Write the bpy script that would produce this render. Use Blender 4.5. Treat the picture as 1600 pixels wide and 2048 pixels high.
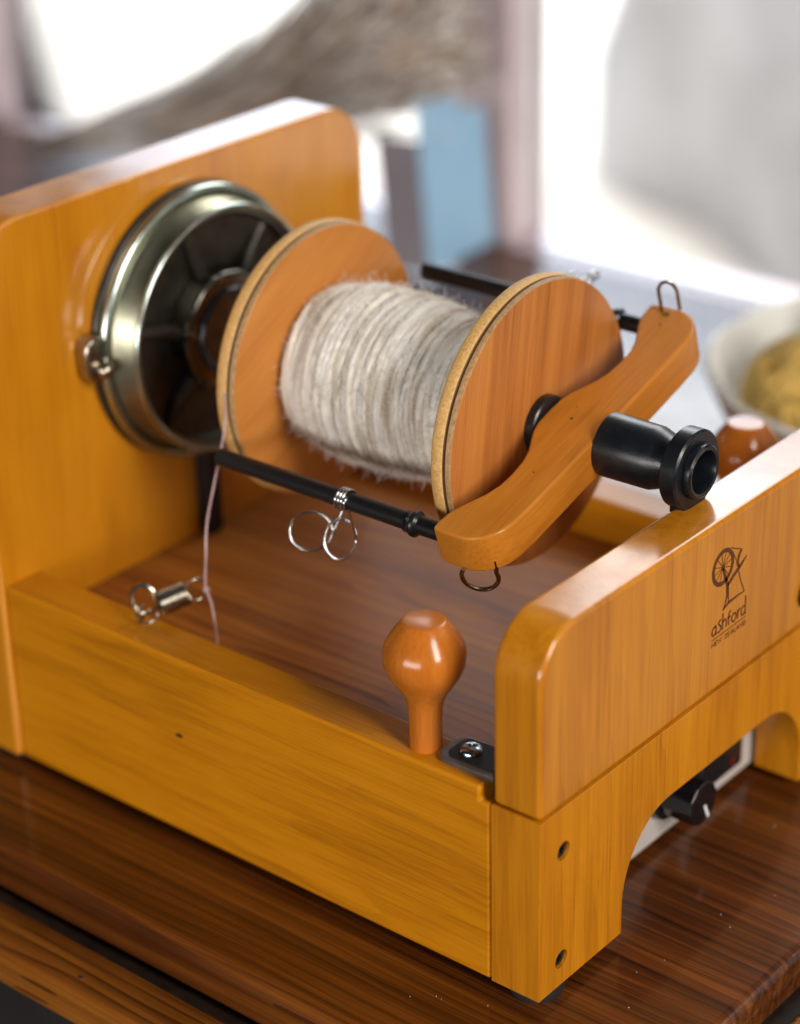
import bpy, bmesh, math, random
from mathutils import Vector, Matrix, noise

random.seed(7)
for o in list(bpy.data.objects):
    bpy.data.objects.remove(o)
scene = bpy.context.scene
C = scene.collection
R = math.radians

# ------------------------------------------------------------------ camera
cam_d = bpy.data.cameras.new('camera')
cam = bpy.data.objects.new('camera', cam_d)
C.objects.link(cam)
scene.camera = cam
CAM = Vector((0.3738, -0.51965, 0.50832))
cam.location = CAM
cam.rotation_mode = 'XYZ'
cam.matrix_world = (Matrix.Translation(CAM) @ Matrix.Rotation(0.694788, 4, 'Z') @
                    Matrix.Rotation(1.116019, 4, 'X') @ Matrix.Rotation(-0.022097, 4, 'Z'))
cam_d.sensor_fit = 'HORIZONTAL'
cam_d.sensor_width = 36.0
cam_d.lens = 36.0 * 4470.29 / 1600.0
cam_d.clip_start = 0.05
cam_d.clip_end = 200
cam_d.dof.use_dof = True
cam_d.dof.focus_distance = 0.812
cam_d.dof.aperture_fstop = 5.2
cam_d.dof.aperture_blades = 0

# ------------------------------------------------------------------ world and lamps
world = bpy.data.worlds.new('World')
scene.world = world
world.use_nodes = True
bg = world.node_tree.nodes['Background']
bg.inputs[0].default_value = (0.70, 0.84, 1.0, 1)
bg.inputs[1].default_value = 0.025


def lamp(name, loc, target, sx, sy, watts, col):
    d = bpy.data.lights.new(name, 'AREA')
    d.shape = 'RECTANGLE'
    d.size, d.size_y = sx, sy
    d.energy = watts
    d.color = col
    o = bpy.data.objects.new(name, d)
    C.objects.link(o)
    o.location = loc
    o.rotation_euler = (Vector(target) - Vector(loc)).to_track_quat('-Z', 'Y').to_euler()
    return o


lamp('room_window_light', (1.80, -0.42, 1.10), (-0.10, 0.08, 0.12), 0.50, 1.2, 47, (1.0, 0.94, 0.86))
lamp('side_window_light', (0.15, -2.30, 0.27), (-0.12, 0.08, 0.10), 1.9, 0.5, 36, (1.0, 0.96, 0.92))
lamp('sky_light', (-4.8, 5.0, 1.45), (-4.8, 0.0, 1.45), 6.4, 3.1, 275, (0.70, 0.83, 1.0))
lamp('garden_daylight', (-2.2, 3.6, 3.2), (-2.2, 3.6, -1.0), 6.0, 5.0, 620, (1.0, 0.985, 0.95))

scene.view_settings.view_transform = 'Standard'
scene.view_settings.look = 'None'
scene.view_settings.gamma = 1
scene.view_settings.exposure = 0
scene.view_settings.use_curve_mapping = False
scene.render.engine = 'CYCLES'

# ------------------------------------------------------------------ materials


def new_mat(name):
    m = bpy.data.materials.new(name)
    m.use_nodes = True
    nt = m.node_tree
    return m, nt, nt.nodes['Principled BSDF']


def N(nt, t, **kw):
    n = nt.nodes.new(t)
    for k, v in kw.items():
        setattr(n, k, v)
    return n


def plain(name, col, rough=0.4, metal=0.0, coat=0.0, bump=0.0, bscale=800, var=0.0, vscale=60, spec=0.5, rvar=0.0):
    m, nt, b = new_mat(name)
    b.inputs['Base Color'].default_value = (*col, 1)
    b.inputs['Roughness'].default_value = rough
    b.inputs['Metallic'].default_value = metal
    b.inputs['Coat Weight'].default_value = coat
    b.inputs['Specular IOR Level'].default_value = spec
    tc = N(nt, 'ShaderNodeTexCoord')
    if var > 0:
        n = N(nt, 'ShaderNodeTexNoise')
        n.inputs['Scale'].default_value = vscale
        n.inputs['Detail'].default_value = 6
        nt.links.new(tc.outputs['Object'], n.inputs['Vector'])
        r = N(nt, 'ShaderNodeValToRGB')
        r.color_ramp.elements[0].position = 0.3
        r.color_ramp.elements[1].position = 0.7
        r.color_ramp.elements[0].color = (*[c * (1 - var) for c in col], 1)
        r.color_ramp.elements[1].color = (*[min(1, c * (1 + var)) for c in col], 1)
        nt.links.new(n.outputs['Fac'], r.inputs['Fac'])
        nt.links.new(r.outputs['Color'], b.inputs['Base Color'])
    if rvar > 0:
        n = N(nt, 'ShaderNodeTexNoise')
        n.inputs['Scale'].default_value = 250
        n.inputs['Detail'].default_value = 5
        nt.links.new(tc.outputs['Object'], n.inputs['Vector'])
        mr = N(nt, 'ShaderNodeMapRange')
        mr.inputs['To Min'].default_value = max(0.02, rough - rvar)
        mr.inputs['To Max'].default_value = rough + rvar
        nt.links.new(n.outputs['Fac'], mr.inputs['Value'])
        nt.links.new(mr.outputs[0], b.inputs['Roughness'])
    if bump > 0:
        n = N(nt, 'ShaderNodeTexNoise')
        n.inputs['Scale'].default_value = bscale
        n.inputs['Detail'].default_value = 4
        nt.links.new(tc.outputs['Object'], n.inputs['Vector'])
        bp = N(nt, 'ShaderNodeBump')
        bp.inputs['Strength'].default_value = bump
        bp.inputs['Distance'].default_value = 0.0004
        nt.links.new(n.outputs['Fac'], bp.inputs['Height'])
        nt.links.new(bp.outputs['Normal'], b.inputs['Normal'])
    return m


def wood(name, axis, dark, mid, light, across=140, along=9, fine=900, rough=0.3, coat=0.25, seed=0.0, streak=0.5,
         rings=0.0, ring_scale=120, rot=(0, 0, 0), flecks=0.35, coat_rough=0.13, ring_axis=1, spec=0.18):
    """varnished timber: streaks stretched along one axis, fine pores, cloudy figure"""
    m, nt, b = new_mat(name)
    L = nt.links
    tc = N(nt, 'ShaderNodeTexCoord')

    def mapped(al, ac, off):
        mp0 = N(nt, 'ShaderNodeMapping')
        mp0.inputs['Rotation'].default_value = rot
        L.new(tc.outputs['Object'], mp0.inputs['Vector'])
        mp = N(nt, 'ShaderNodeMapping')
        s = [ac, ac, ac]
        s[axis] = al
        mp.inputs['Scale'].default_value = s
        mp.inputs['Location'].default_value = (seed + off, seed * 1.7 + off, seed * 0.6 - off)
        L.new(mp0.outputs[0], mp.inputs['Vector'])
        return mp

    def nz(vec, scale=1.0, detail=4, dist=0.0, rgh=0.55):
        n = N(nt, 'ShaderNodeTexNoise')
        n.inputs['Scale'].default_value = scale
        n.inputs['Detail'].default_value = detail
        n.inputs['Distortion'].default_value = dist
        n.inputs['Roughness'].default_value = rgh
        L.new(vec.outputs[0], n.inputs['Vector'])
        return n

    def math_(op, a, b_, clamp=False):
        n = N(nt, 'ShaderNodeMath', operation=op, use_clamp=clamp)
        for i, v in enumerate((a, b_)):
            if isinstance(v, (int, float)):
                n.inputs[i].default_value = v
            else:
                L.new(v, n.inputs[i])
        return n.outputs[0]

    broad = nz(mapped(along * 0.5, across * 0.22, 3.1), 1, 3, 0.6)
    mid_n = nz(mapped(along, across, 0.0), 1, 5, 0.3)
    fine_n = nz(mapped(along * 3, fine, 7.3), 1, 3)
    cloud = nz(mapped(14, 14, 1.9), 1, 3)
    v = math_('MULTIPLY', broad.outputs['Fac'], 0.42)
    v = math_('ADD', v, math_('MULTIPLY', mid_n.outputs['Fac'], 0.30 * streak * 2))
    v = math_('ADD', v, math_('MULTIPLY', math_('SUBTRACT', fine_n.outputs['Fac'], 0.5), 0.30))
    v = math_('ADD', v, 0.06)
    v = math_('ADD', v, math_('MULTIPLY', cloud.outputs['Fac'], 0.16))
    v = math_('SUBTRACT', v, 0.15 * streak * 2 - 0.15)
    if rings > 0:
        sep = N(nt, 'ShaderNodeSeparateXYZ')
        L.new(tc.outputs['Object'], sep.inputs[0])
        warp = nz(mapped(2.2, 16, 2.2), 1, 3, 0.4)
        warp2 = nz(mapped(9, 60, 8.2), 1, 2)
        ph = math_('MULTIPLY', sep.outputs[ring_axis], ring_scale)
        ph = math_('ADD', ph, math_('MULTIPLY', warp.outputs['Fac'], 7.0))
        ph = math_('ADD', ph, math_('MULTIPLY', warp2.outputs['Fac'], 1.3))
        fr_ = math_('FRACT', ph, 0)
        ring = math_('POWER', fr_, 2.6)
        amp = nz(mapped(5, 30, 4.2), 1, 2)
        ring = math_('MULTIPLY', ring, math_('ADD', math_('MULTIPLY', amp.outputs['Fac'], 1.6), 0.2))
        v = math_('SUBTRACT', v, math_('MULTIPLY', math_('SUBTRACT', ring, 0.3), rings))
    cr = N(nt, 'ShaderNodeValToRGB')
    e = cr.color_ramp.elements
    e[0].position, e[0].color = 0.30, (*dark, 1)
    e[1].position, e[1].color = 0.72, (*light, 1)
    k = e.new(0.5)
    k.color = (*mid, 1)
    L.new(v, cr.inputs['Fac'])
    # small dark flecks stretched along the grain
    fl = nz(mapped(along * 6, across * 3.2, 5.5), 1, 2)
    fr = N(nt, 'ShaderNodeValToRGB')
    fr.color_ramp.elements[0].position = 0.70
    fr.color_ramp.elements[1].position = 0.80
    L.new(fl.outputs['Fac'], fr.inputs['Fac'])
    mx = N(nt, 'ShaderNodeMix', data_type='RGBA')
    L.new(math_('MULTIPLY', fr.outputs['Color'], flecks), mx.inputs['Factor'])
    L.new(cr.outputs['Color'], mx.inputs['A'])
    mx.inputs['B'].default_value = (*[c * 0.35 for c in dark], 1)
    L.new(mx.outputs['Result'], b.inputs['Base Color'])
    rr = N(nt, 'ShaderNodeMapRange')
    rr.inputs['To Min'].default_value = rough - 0.07
    rr.inputs['To Max'].default_value = rough + 0.09
    L.new(mid_n.outputs['Fac'], rr.inputs['Value'])
    L.new(rr.outputs[0], b.inputs['Roughness'])
    b.inputs['Specular IOR Level'].default_value = spec
    b.inputs['Coat Weight'].default_value = coat
    smu = nz(mapped(30, 55, 12.4), 1, 5)
    cm = N(nt, 'ShaderNodeMapRange')
    cm.inputs['From Min'].default_value = 0.3
    cm.inputs['From Max'].default_value = 0.7
    cm.inputs['To Min'].default_value = coat_rough * 0.6
    cm.inputs['To Max'].default_value = coat_rough * 1.7
    L.new(smu.outputs['Fac'], cm.inputs['Value'])
    L.new(cm.outputs[0], b.inputs['Coat Roughness'])
    bp = N(nt, 'ShaderNodeBump')
    bp.inputs['Strength'].default_value = 0.25
    bp.inputs['Distance'].default_value = 0.00025
    L.new(math_('ADD', fine_n.outputs['Fac'], math_('MULTIPLY', mid_n.outputs['Fac'], 0.6)), bp.inputs['Height'])
    L.new(bp.outputs['Normal'], b.inputs['Normal'])
    return m


AMB = ((0.33, 0.098, 0.002), (0.52, 0.187, 0.004), (0.64, 0.252, 0.009))
ORG = ((0.33, 0.105, 0.012), (0.47, 0.175, 0.022), (0.56, 0.24, 0.04))
M = {}
M['board_z'] = wood('amber_varnished_wood_upright', 2, *AMB, rough=0.45, coat=0.45, seed=1.0, rings=0.06, ring_scale=110)
M['maiden'] = wood('amber_varnished_wood_maiden', 2, *AMB, rough=0.42, coat=0.75, seed=4.4, rings=0.06, ring_scale=90)
M['rear'] = wood('amber_varnished_wood_rear', 2, (0.43, 0.140, 0.002), (0.57, 0.212, 0.004), (0.67, 0.27, 0.009),
                 across=90, rough=0.45, coat=0.9, seed=9.0, rings=0.05, ring_scale=60, flecks=0.1)
M['rail'] = wood('amber_varnished_wood_rail', 0, (0.30, 0.093, 0.001), (0.53, 0.191, 0.002), (0.64, 0.245, 0.005),
                 across=120, along=10, rough=0.45, coat=0.18, rings=0.05, ring_scale=95, ring_axis=2, seed=2.3, flecks=0.12)
M['tray'] = wood('brown_varnished_tray_wood', 0, (0.14, 0.037, 0.005), (0.31, 0.096, 0.012), (0.45, 0.165, 0.020),
                 across=170, along=6, streak=0.8, rough=0.46, coat=0.0, rings=0.16, ring_scale=120, seed=6.1, flecks=0.2, coat_rough=0.3)
M['tray'].node_tree.nodes['Principled BSDF'].inputs['Specular IOR Level'].default_value = 0.16
M['arm'] = wood('orange_brown_varnished_wood', 1, (0.30, 0.085, 0.008), (0.46, 0.158, 0.015), (0.56, 0.215, 0.028),
                across=110, along=14, rough=0.36, coat=0.2, seed=3.7, rot=(R(-17), 0, 0), flecks=0.15)
M['veneer'] = wood('reddish_brown_veneer', 2, (0.25, 0.072, 0.016), (0.42, 0.145, 0.03), (0.52, 0.205, 0.045),
                   across=420, along=10, fine=1800, rough=0.40, coat=0.08, seed=5.2, streak=0.62, rot=(R(8), 0, 0), flecks=0.3)
M['veneer_b'] = wood('reddish_brown_veneer_rear', 2, (0.30, 0.09, 0.02), (0.46, 0.17, 0.035), (0.55, 0.23, 0.05),
                     across=150, along=14, fine=1500, rough=0.38, coat=0.12, seed=8.8, rot=(R(62), 0, 0), flecks=0.1)
M['peg'] = wood('turned_orange_wood', 2, (0.34, 0.082, 0.008), (0.50, 0.145, 0.015), (0.58, 0.19, 0.026),
                across=160, along=20, rough=0.24, coat=0.6, seed=7.5, flecks=0.1)
M['table'] = wood('dark_brown_table_wood', 0, (0.014, 0.0035, 0.0008), (0.082, 0.021, 0.003), (0.20, 0.060, 0.008),
                  across=240, along=4.0, fine=1500, rough=0.42, coat=0.65, coat_rough=0.10, seed=11.0, streak=0.95, rings=0.13,
                  ring_scale=240, spec=0.1, flecks=0.5)
M['mould'] = wood('worn_brown_moulding_wood', 0, (0.05, 0.013, 0.002), (0.20, 0.062, 0.007), (0.38, 0.135, 0.018),
                  across=170, along=5.0, fine=1500, rough=0.30, coat=0.4, seed=14.0, streak=0.7, rings=0.2,
                  ring_scale=140, flecks=0.6)
for k_, ior in (('rear', 2.1), ('maiden', 1.7), ('table', 1.6)):
    M[k_].node_tree.nodes['Principled BSDF'].inputs['Coat IOR'].default_value = ior
M['mdf'] = plain('tan_fibreboard_edge', (0.62, 0.36, 0.12), 0.6, bump=0.5, bscale=2500, var=0.22, vscale=900)
M['ply'] = plain('grey_brown_ply_edge', (0.36, 0.21, 0.085), 0.6, bump=0.4, bscale=2500, var=0.3, vscale=700)
M['groove'] = plain('dark_groove', (0.16, 0.075, 0.028), 0.8, var=0.2)
M['black'] = plain('black_plastic', (0.006, 0.008, 0.011), 0.30, bump=0.12, bscale=1200, var=0.3, vscale=300, rvar=0.08)
M['gloss'] = plain('glossy_black_plastic', (0.005, 0.006, 0.008), 0.12, var=0.3, vscale=300, rvar=0.05)
M['blackrod'] = plain('satin_black_rod', (0.005, 0.005, 0.006), 0.42, bump=0.2, bscale=1500, var=0.3, vscale=300)
M['rubber'] = plain('black_rubber', (0.010, 0.010, 0.011), 0.7, bump=0.3, var=0.2)
M['steel'] = plain('bright_spring_steel', (0.62, 0.63, 0.65), 0.16, 1.0, var=0.1, vscale=400, rvar=0.05)
M['brassy'] = plain('bronzed_wire', (0.34, 0.28, 0.17), 0.24, 1.0, var=0.2, vscale=500, rvar=0.06)
M['nickel'] = plain('dull_nickel_wire', (0.40, 0.36, 0.29), 0.22, 1.0, var=0.2, vscale=500, rvar=0.06)
M['zinc'] = plain('zinc_plated_steel', (0.56, 0.65, 0.60), 0.24, 1.0, var=0.12, vscale=60, rvar=0.06)
M['yzinc'] = plain('yellow_zinc_plated_steel', (0.36, 0.35, 0.25), 0.34, 1.0, var=0.15, vscale=50, rvar=0.06)
M['gun'] = plain('dark_bronze_cast_metal', (0.050, 0.045, 0.036), 0.36, 0.6, var=0.3, vscale=120, bump=0.15, bscale=900, rvar=0.08)
M['gunhub'] = plain('dark_polished_metal', (0.20, 0.20, 0.17), 0.20, 1.0, var=0.2, vscale=150, rvar=0.05)
M['plate'] = plain('grey_steel_plate', (0.22, 0.21, 0.20), 0.35, 0.8, var=0.15, vscale=300, bump=0.15, rvar=0.08)
M['screw'] = plain('blue_zinc_screw', (0.42, 0.52, 0.60), 0.18, 1.0, var=0.1, vscale=300, rvar=0.05)
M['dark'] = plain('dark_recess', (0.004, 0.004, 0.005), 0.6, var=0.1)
M['panel'] = plain('off_white_panel', (0.52, 0.47, 0.44), 0.45, var=0.05, vscale=80, bump=0.05)
M['white'] = plain('white_paint', (0.8, 0.8, 0.8), 0.5, var=0.03)
M['red'] = plain('red_switch_mark', (0.12, 0.006, 0.006), 0.4, var=0.05)
M['burn'] = plain('burnt_brand_mark', (0.10, 0.026, 0.004), 0.55, var=0.35, vscale=900, bump=0.3)
M['nylon'] = plain('pale_pink_nylon', (0.62, 0.42, 0.42), 0.25, var=0.1, vscale=200)
M['nylon'].node_tree.nodes['Principled BSDF'].inputs['Transmission Weight'].default_value = 0.35
M['frame'] = plain('pinkish_brown_window_frame', (0.70, 0.58, 0.62), 0.4, var=0.12, vscale=12, coat=0.3)
M['card'] = plain('light_blue_card', (0.44, 0.72, 1.0), 0.6, var=0.05, vscale=20, bump=0.05)
nt = M['card'].node_tree
tl = N(nt, 'ShaderNodeBsdfTranslucent')
tl.inputs[0].default_value = (0.58, 0.86, 1.0, 1)
mx = N(nt, 'ShaderNodeMixShader')
mx.inputs[0].default_value = 0.22
nt.links.new(nt.nodes['Principled BSDF'].outputs[0], mx.inputs[1])
nt.links.new(tl.outputs[0], mx.inputs[2])
nt.links.new(mx.outputs[0], nt.nodes['Material Output'].inputs['Surface'])
M['cardside'] = plain('shade_grey_card', (0.27, 0.245, 0.28), 0.6, var=0.08, vscale=20)  # shade on the turned-away side painted in as grey
M['bowl'] = plain('white_glazed_ceramic', (0.80, 0.80, 0.76), 0.18, coat=0.5, var=0.04, vscale=20)
M['gold'] = plain('golden_brown_yarn', (0.55, 0.36, 0.09), 0.7, var=0.4, vscale=60)
M['browny'] = plain('dark_brown_yarn', (0.20, 0.11, 0.035), 0.7, var=0.4, vscale=60)
M['green'] = plain('moss_green_yarn', (0.24, 0.32, 0.06), 0.7, var=0.4, vscale=60)
M['creamy'] = plain('cream_yarn', (0.62, 0.54, 0.36), 0.7, var=0.2, vscale=60)
M['patio'] = plain('pale_concrete', (0.80, 0.77, 0.72), 0.8, var=0.06, vscale=1.2, bump=0.2, bscale=30)
M['mound_grey'] = plain('grey_mound_surface', (0.46, 0.47, 0.49), 0.9, var=0.22, vscale=5, bump=0.5, bscale=30)
M['wall'] = plain('warm_grey_wall', (0.42, 0.36, 0.33), 0.8, var=0.05, vscale=5, bump=0.1, bscale=60)
M['cab'] = plain('dark_grey_cabinet_paint', (0.022, 0.020, 0.018), 0.5, var=0.15, vscale=20)
M['groove_shade'] = plain('dark_groove_shade', (0.022, 0.012, 0.008), 0.5, var=0.5, vscale=90)  # shade of the gap below the tabletop, painted as dark colour
M['mound_pale'] = plain('pale_step_surface', (0.62, 0.61, 0.60), 0.9, var=0.12, vscale=4, bump=0.4, bscale=30)
M['floor'] = plain('dark_floor', (0.035, 0.026, 0.02), 0.6, var=0.25, vscale=6)

# yarn: cream wool with grey and brown fibres
m, nt, b = new_mat('cream_grey_wool_yarn')
tc = N(nt, 'ShaderNodeTexCoord')
mp = N(nt, 'ShaderNodeMapping')
mp.inputs['Scale'].default_value = (170, 26, 26)
nt.links.new(tc.outputs['Object'], mp.inputs['Vector'])
n1 = N(nt, 'ShaderNodeTexNoise')
n1.inputs['Scale'].default_value = 1
n1.inputs['Detail'].default_value = 4
nt.links.new(mp.outputs[0], n1.inputs['Vector'])
cr = N(nt, 'ShaderNodeValToRGB')
e = cr.color_ramp.elements
e[0].position, e[0].color = 0.30, (0.33, 0.23, 0.145, 1)
e[1].position, e[1].color = 0.58, (0.88, 0.85, 0.80, 1)
k = e.new(0.45)
k.color = (0.62, 0.55, 0.46, 1)
nt.links.new(n1.outputs['Fac'], cr.inputs['Fac'])
nt.links.new(cr.outputs['Color'], b.inputs['Base Color'])
b.inputs['Roughness'].default_value = 0.9
b.inputs['Sheen Weight'].default_value = 0.35
b.inputs['Specular IOR Level'].default_value = 0.15
n2 = N(nt, 'ShaderNodeTexNoise')
n2.inputs['Scale'].default_value = 1400
n2.inputs['Detail'].default_value = 3
nt.links.new(tc.outputs['Object'], n2.inputs['Vector'])
bp = N(nt, 'ShaderNodeBump')
bp.inputs['Strength'].default_value = 0.6
bp.inputs['Distance'].default_value = 0.0004
nt.links.new(n2.outputs['Fac'], bp.inputs['Height'])
nt.links.new(bp.outputs['Normal'], b.inputs['Normal'])
M['yarn'] = m
M['yarn_b'] = plain('beige_wool_strand', (0.76, 0.71, 0.63), 0.9, var=0.25, vscale=90, bump=0.5, bscale=1500, spec=0.1)
M['yarn_c'] = plain('brown_grey_wool_strand', (0.60, 0.53, 0.45), 0.9, var=0.3, vscale=70, bump=0.5, bscale=1500, spec=0.1)
M['fuzz'] = plain('pale_wool_fibre', (0.86, 0.82, 0.75), 0.8, var=0.1, vscale=90)

# fleece: brown-grey fibres, backlight painted as a pale colour on the tips
m, nt, b = new_mat('brown_grey_fleece')
tc = N(nt, 'ShaderNodeTexCoord')
mp = N(nt, 'ShaderNodeMapping')
mp.inputs['Rotation'].default_value = (0, R(20), 0)
mp.inputs['Scale'].default_value = (4, 70, 70)
nt.links.new(tc.outputs['Object'], mp.inputs['Vector'])
n1 = N(nt, 'ShaderNodeTexNoise')
n1.inputs['Scale'].default_value = 1
n1.inputs['Detail'].default_value = 4
nt.links.new(mp.outputs[0], n1.inputs['Vector'])
cr = N(nt, 'ShaderNodeValToRGB')
e = cr.color_ramp.elements
e[0].position, e[0].color = 0.35, (0.17, 0.108, 0.070, 1)
e[1].position, e[1].color = 0.68, (0.56, 0.42, 0.31, 1)
nt.links.new(n1.outputs['Fac'], cr.inputs['Fac'])
nt.links.new(cr.outputs['Color'], b.inputs['Base Color'])
b.inputs['Roughness'].default_value = 0.7
b.inputs['Sheen Weight'].default_value = 0.3
M['fleece'] = m
M['tips'] = plain('backlit_pale_fleece', (0.80, 0.78, 0.76), 0.8, var=0.2, vscale=40)  # backlit paleness put into the colour of tips and wisps

# window glass: clear with a fresnel reflection
m, nt, b = new_mat('window_glass')
out = nt.nodes['Material Output']
tr = N(nt, 'ShaderNodeBsdfTransparent')
gl = N(nt, 'ShaderNodeBsdfGlossy')
gl.inputs['Roughness'].default_value = 0.02
fr = N(nt, 'ShaderNodeFresnel')
fr.inputs['IOR'].default_value = 1.3
mx = N(nt, 'ShaderNodeMixShader')
nt.links.new(fr.outputs[0], mx.inputs[0])
nt.links.new(tr.outputs[0], mx.inputs[1])
nt.links.new(gl.outputs[0], mx.inputs[2])
nt.links.new(mx.outputs[0], out.inputs['Surface'])
M['glass'] = m

# ------------------------------------------------------------------ mesh helpers


def tag(o, label=None, cat=None, group=None, kind=None):
    if label:
        o['label'] = label
    if cat:
        o['category'] = cat
    if group:
        o['group'] = group
    if kind:
        o['kind'] = kind
    return o


def thing(name, loc, label, cat, group=None):
    o = bpy.data.objects.new(name, None)
    o.empty_display_size = 0.02
    C.objects.link(o)
    o.location = loc
    return tag(o, label, cat, group)


def root_offset(parent):
    v = Vector((0, 0, 0))
    while parent is not None:
        v += parent.location
        parent = parent.parent
    return v


def mesh_obj(name, verts, faces, mat, parent=None, smooth=True, bevel=0.0, seg=3, ang=35, mats=None, midx=None):
    me = bpy.data.meshes.new(name)
    me.from_pydata([tuple(v) for v in verts], [], faces)
    bm = bmesh.new()
    bm.from_mesh(me)
    bmesh.ops.recalc_face_normals(bm, faces=bm.faces)
    bm.to_mesh(me)
    bm.free()
    for mm in (mats or [mat]):
        me.materials.append(mm)
    if midx:
        for p_, i in zip(me.polygons, midx):
            p_.material_index = i
    if smooth:
        me.polygons.foreach_set('use_smooth', [True] * len(me.polygons))
        me.set_sharp_from_angle(angle=R(ang))
    o = bpy.data.objects.new(name, me)
    C.objects.link(o)
    if parent is not None:
        o.parent = parent
        o.location = -root_offset(parent)
    if bevel > 0:
        md = o.modifiers.new('bevel', 'BEVEL')
        md.width = bevel
        md.segments = seg
        md.limit_method = 'ANGLE'
        md.angle_limit = R(ang)
        md.harden_normals = True
    return o


def prism(poly, a, b, axes):
    """extrude a 2D polygon from a to b; axes(u,v,w) -> point"""
    n = len(poly)
    V = [axes(u, v, a) for u, v in poly] + [axes(u, v, b) for u, v in poly]
    F = [tuple(range(n)), tuple(range(2 * n - 1, n - 1, -1))]
    F += [(i, (i + 1) % n, n + (i + 1) % n, n + i) for i in range(n)]
    return V, F


def box(x0, x1, y0, y1, z0, z1):
    return prism([(x0, y0), (x1, y0), (x1, y1), (x0, y1)], z0, z1, lambda u, v, w: (u, v, w))


def arc(cx, cy, rx, ry, a0, a1, n=10):
    return [(cx + rx * math.cos(R(a0 + (a1 - a0) * i / n)), cy + ry * math.sin(R(a0 + (a1 - a0) * i / n))) for i in range(n + 1)]


def lathe(profile, frame, n=64, close=False):
    """profile of (s, r) along an axis; frame(s, a, b) -> point"""
    V, F = [], []
    rings = []
    for s, r in profile:
        if r < 1e-6:
            rings.append([len(V)])
            V.append(frame(s, 0, 0))
        else:
            rings.append(list(range(len(V), len(V) + n)))
            V += [frame(s, r * math.cos(2 * math.pi * i / n), r * math.sin(2 * math.pi * i / n)) for i in range(n)]
    pairs = list(zip(rings, rings[1:]))
    if close:
        pairs.append((rings[-1], rings[0]))
    for p_, q in pairs:
        if len(p_) == 1 and len(q) == 1:
            continue
        for i in range(n):
            j = (i + 1) % n
            if len(p_) == 1:
                F.append((p_[0], q[j], q[i]))
            elif len(q) == 1:
                F.append((p_[i], p_[j], q[0]))
            else:
                F.append((p_[i], p_[j], q[j], q[i]))
    return V, F


def along_x(yc, zc):
    return lambda s, a, b: (s, yc + a, zc + b)


def along_z(xc, yc):
    return lambda s, a, b: (xc + a, yc + b, s)


def tube(path, rad, n=8, closed=False, V=None, F=None):
    V = [] if V is None else V
    F = [] if F is None else F
    P = [Vector(p_) for p_ in path]
    m_ = len(P)
    base = len(V)
    up = None
    for i, p_ in enumerate(P):
        if closed:
            t = (P[(i + 1) % m_] - P[i - 1])
        else:
            t = P[min(i + 1, m_ - 1)] - P[max(i - 1, 0)]
        t.normalize()
        if up is None:
            up = t.orthogonal().normalized()
        else:
            up = (up - t * up.dot(t))
            up = up.normalized() if up.length > 1e-6 else t.orthogonal().normalized()
        s = t.cross(up)
        r = rad[i] if isinstance(rad, (list, tuple)) else rad
        for k_ in range(n):
            a = 2 * math.pi * k_ / n
            V.append(p_ + up * (r * math.cos(a)) + s * (r * math.sin(a)))
    for i in range(m_ if closed else m_ - 1):
        j = (i + 1) % m_
        for k_ in range(n):
            l = (k_ + 1) % n
            F.append((base + i * n + k_, base + i * n + l, base + j * n + l, base + j * n + k_))
    if not closed:
        F.append(tuple(base + k_ for k_ in range(n)))
        F.append(tuple(base + (m_ - 1) * n + n - 1 - k_ for k_ in range(n)))
    return V, F


def smooth_path(pts, sub=8):
    """Catmull-Rom through the points"""
    P = [Vector(p_) for p_ in pts]
    P = [P[0] * 2 - P[1]] + P + [P[-1] * 2 - P[-2]]
    out_ = []
    for i in range(1, len(P) - 2):
        for k_ in range(sub):
            t = k_ / sub
            a, b_, c, d = P[i - 1], P[i], P[i + 1], P[i + 2]
            out_.append(0.5 * ((2 * b_) + (c - a) * t + (2 * a - 5 * b_ + 4 * c - d) * t * t + (3 * b_ - a - 3 * c + d) * t ** 3))
    out_.append(P[-2])
    return out_


def cut(o, cutters):
    """subtract closed shapes from a mesh object"""
    for V, F in cutters:
        c = mesh_obj('cutter', V, F, M['dark'], None, smooth=False)
        md = o.modifiers.new('cut', 'BOOLEAN')
        md.object = c
        md.operation = 'DIFFERENCE'
        md.solver = 'EXACT'
        if o.modifiers[0].type == 'BEVEL':
            bpy.context.view_layer.update()
        keep = [m_ for m_ in o.modifiers if m_.type == 'BEVEL']
        for k_ in keep:
            k_.show_viewport = k_.show_render = False
        dg = bpy.context.evaluated_depsgraph_get()
        dg.update()
        me = bpy.data.meshes.new_from_object(o.evaluated_get(dg))
        o.modifiers.remove(md)
        for k_ in keep:
            k_.show_viewport = k_.show_render = True
        o.data = me
        bpy.data.objects.remove(c)
    return o


# ------------------------------------------------------------------ setting
V, F = box(-14, 8, -6, 0.72, -0.80, -0.78)
tag(mesh_obj('floor', V, F, M['floor'], None), kind='structure')
for (x0, x1, z0, z1) in ((-14, 8, -0.78, -0.056), (-14, -2.301, -0.055, 2.6), (0.701, 8, -0.055, 2.6), (-2.300, 0.700, 1.701, 2.6)):
    V, F = box(x0, x1, 0.672, 0.735, z0, z1)
    tag(mesh_obj('wall', V, F, M['wall'], None, smooth=False), kind='structure')
V, F = box(-14, 8, 0.74, 16, -0.62, -0.60)
tag(mesh_obj('patio', V, F, M['patio'], None), kind='structure')

# ------------------------------------------------------------------ table
T = -0.0055
table = thing('wooden_table', (-0.4, 0.3, -0.78), 'dark brown varnished wooden table with stepped edge under the wooden spinner', 'table')


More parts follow.
